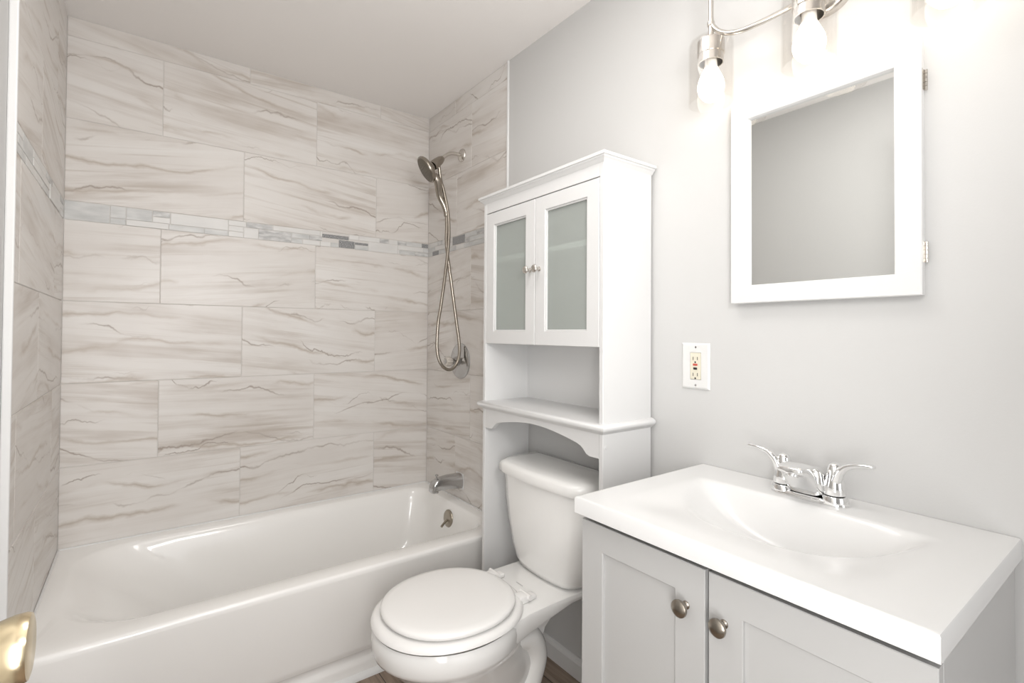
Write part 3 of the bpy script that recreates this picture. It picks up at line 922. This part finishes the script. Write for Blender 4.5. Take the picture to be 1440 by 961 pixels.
for z0, z1 in ((1.722, 1.764), (1.375, 1.417)):
    bm = bmesh.new()
    for k in range(5):
        a = z0 + (z1-z0)*k/5
        lathe(bm, (W-.0105, m0-.0032, a+.0004), (0, 0, 1), [(0, .003), ((z1-z0)/5-.0008, .003)], 14)
    box(bm, W-.024, W-.0125, m0-.0012, m0+.0004, z0, z1)
    obj('hinge', bm, M_lnickel, mc, smooth=40)

# ---------------------------------------------------------------- vanity light
LX, LYS, = 1.410, (-1.783, -2.020, -2.257)
vl = thing('vanity_light', 'nickel three-bulb wall light with clear glass shades above the mirror', 'wall lamp', (W, -2.02, 2.03))
bm = bmesh.new()
def plate(o, x):
    return [Vector((x, -2.02 + (.060-o)*math.cos(2*PI*i/40), 2.028 + (.060-o)*math.sin(2*PI*i/40))) for i in range(40)]
loft(bm, [plate(0, W-.0005), plate(0, W-.012), plate(.004, W-.020), plate(.012, W-.024)])
obj('backplate', bm, M_lnickel, vl, smooth=40)
for s in (1, -1):
    bm = bmesh.new()
    P = [(LX, .237, 2.050), (LX, .231, 2.022), (LX+.003, .208, 1.996), (LX+.010, .170, 1.982), (LX+.022, .115, 1.984), (LX+.044, .050, 2.000), (LX+.066, .012, 2.020), (W-.020, 0, 2.026)]
    tube(bm, [(x, -2.02 + s*y, z) for x, y, z in P], .0062, 12)
    obj('arm', bm, M_lnickel, vl, smooth=60)
bm = bmesh.new(); tube(bm, [(W-.020, -2.02, 2.040), (LX+.03, -2.02, 2.046), (LX, -2.02, 2.046)], .0062, 12)
obj('arm', bm, M_lnickel, vl, smooth=60)
for y in LYS:
    bm = bmesh.new()
    lathe(bm, (LX, y, 1.990), (0, 0, 1), [(0, .018), (.004, .013), (.010, .0075), (.034, .0065), (.036, .0095), (.044, .0095), (.046, .0065), (.125, .0065), (.128, .009), (.134, .009), (.140, .004), (.141, 0)], 20)
    obj('stem', bm, M_lnickel, vl, smooth=35)
    bm = bmesh.new()
    lathe(bm, (LX, y, 1.990), (0, 0, -1), [(0, .020), (.002, .030), (.006, .0335), (.040, .0335), (.040, .0310), (.062, .0310), (.062, .0285), (.012, .0285), (.012, 0)], 32)
    obj('socket', bm, M_lnickel, vl, smooth=35)
    bm = bmesh.new()
    R_ = .0545
    outer = [(.0, .022), (.0, .040), (.002, .047), (.006, .052), (.013, R_), (.165, R_)]
    inner = [(.165, R_-.003), (.014, R_-.003), (.008, .049), (.0045, .045), (.003, .040), (.003, .022)]
    lathe(bm, (LX, y, 1.9885), (0, 0, -1), outer + inner, 48, False, False)
    g_ = obj('glass_shade', bm, M_glass, vl, smooth=35); g_['label'] = 'clear glass cylinder shade'
    bm = bmesh.new()
    lathe(bm, (LX, y, 1.969), (0, 0, -1), [(.0, .013), (.03, .0145), (.048, .0155), (.056, .017)], 28, True, False)
    obj('bulb_neck', bm, M_bulbneck, vl, smooth=60)
    bm = bmesh.new()
    lathe(bm, (LX, y, 1.969), (0, 0, -1), [(.056, .017), (.066, .0215), (.078, .0272), (.088, .0310), (.098, .0328), (.108, .0325), (.119, .0298), (.128, .0235), (.136, .016), (.140, .008), (.141, 0)], 32, True, True)
    b_ = obj('bulb', bm, M_bulb, vl, smooth=60); b_['label'] = 'glowing warm white bulb'

# ---------------------------------------------------------------- outlet
ol = thing('wall_outlet', 'white wall outlet with red test button beside the tall cabinet', 'outlet', (W, -1.675, 1.138))
q0, q1, w0, w1 = -1.720, -1.631, 1.073, 1.204
bm = bmesh.new()
def prect(o, x): return [Vector((x, q0+o, w0+o)), Vector((x, q1-o, w0+o)), Vector((x, q1-o, w1-o)), Vector((x, q0+o, w1-o))]
oy0, oy1, oz0, oz1 = -1.6945, -1.6595, 1.100, 1.177
hole = lambda x: [Vector((x, oy0, oz0)), Vector((x, oy1, oz0)), Vector((x, oy1, oz1)), Vector((x, oy0, oz1))]
loft(bm, [prect(0, W-.0003), prect(0, W-.0025), prect(.004, W-.0055), prect(.006, W-.006), hole(W-.006), hole(W-.001)], cap0=False, cap1=False)
obj('cover_plate', bm, M_plate, ol)
bm = boxes((W-.0075, W-.0005, oy0+.0008, oy1-.0008, oz0+.0008, oz1-.0008), bev=.001, seg=1)
rc = obj('receptacle', bm, M_ivory, ol); rc['label'] = 'ivory receptacle'
ym = (oy0+oy1)/2
for zc in (1.160, 1.1145):
    bm = boxes((W-.0078, W-.0070, ym+.0060, ym+.0078, zc-.0045, zc+.0045), (W-.0078, W-.0070, ym-.0078, ym-.0060, zc-.0045, zc+.0045))
    lathe(bm, (W-.0070, ym, zc-.0105), (-1, 0, 0), [(0, .0026), (.0008, .0026), (.0008, 0)], 14)
    obj('socket_slot', bm, M_black, rc)
b1 = obj('test_button', boxes((W-.0090, W-.0070, ym-.0072, ym+.0072, 1.1395, 1.1455), bev=.0005, seg=1), M_red, rc); b1['label'] = 'red button'
b2 = obj('reset_button', boxes((W-.0090, W-.0070, ym-.0060, ym+.0060, 1.1285, 1.1345), bev=.0005, seg=1), M_black, rc); b2['label'] = 'black button'
for z in (1.192, 1.0845):
    bm = bmesh.new()
    lathe(bm, (W-.0055, ym, z), (-1, 0, 0), [(0, .0034), (.0012, .003), (.0013, 0)], 16)
    obj('screw', bm, M_dchrome, ol, smooth=40)
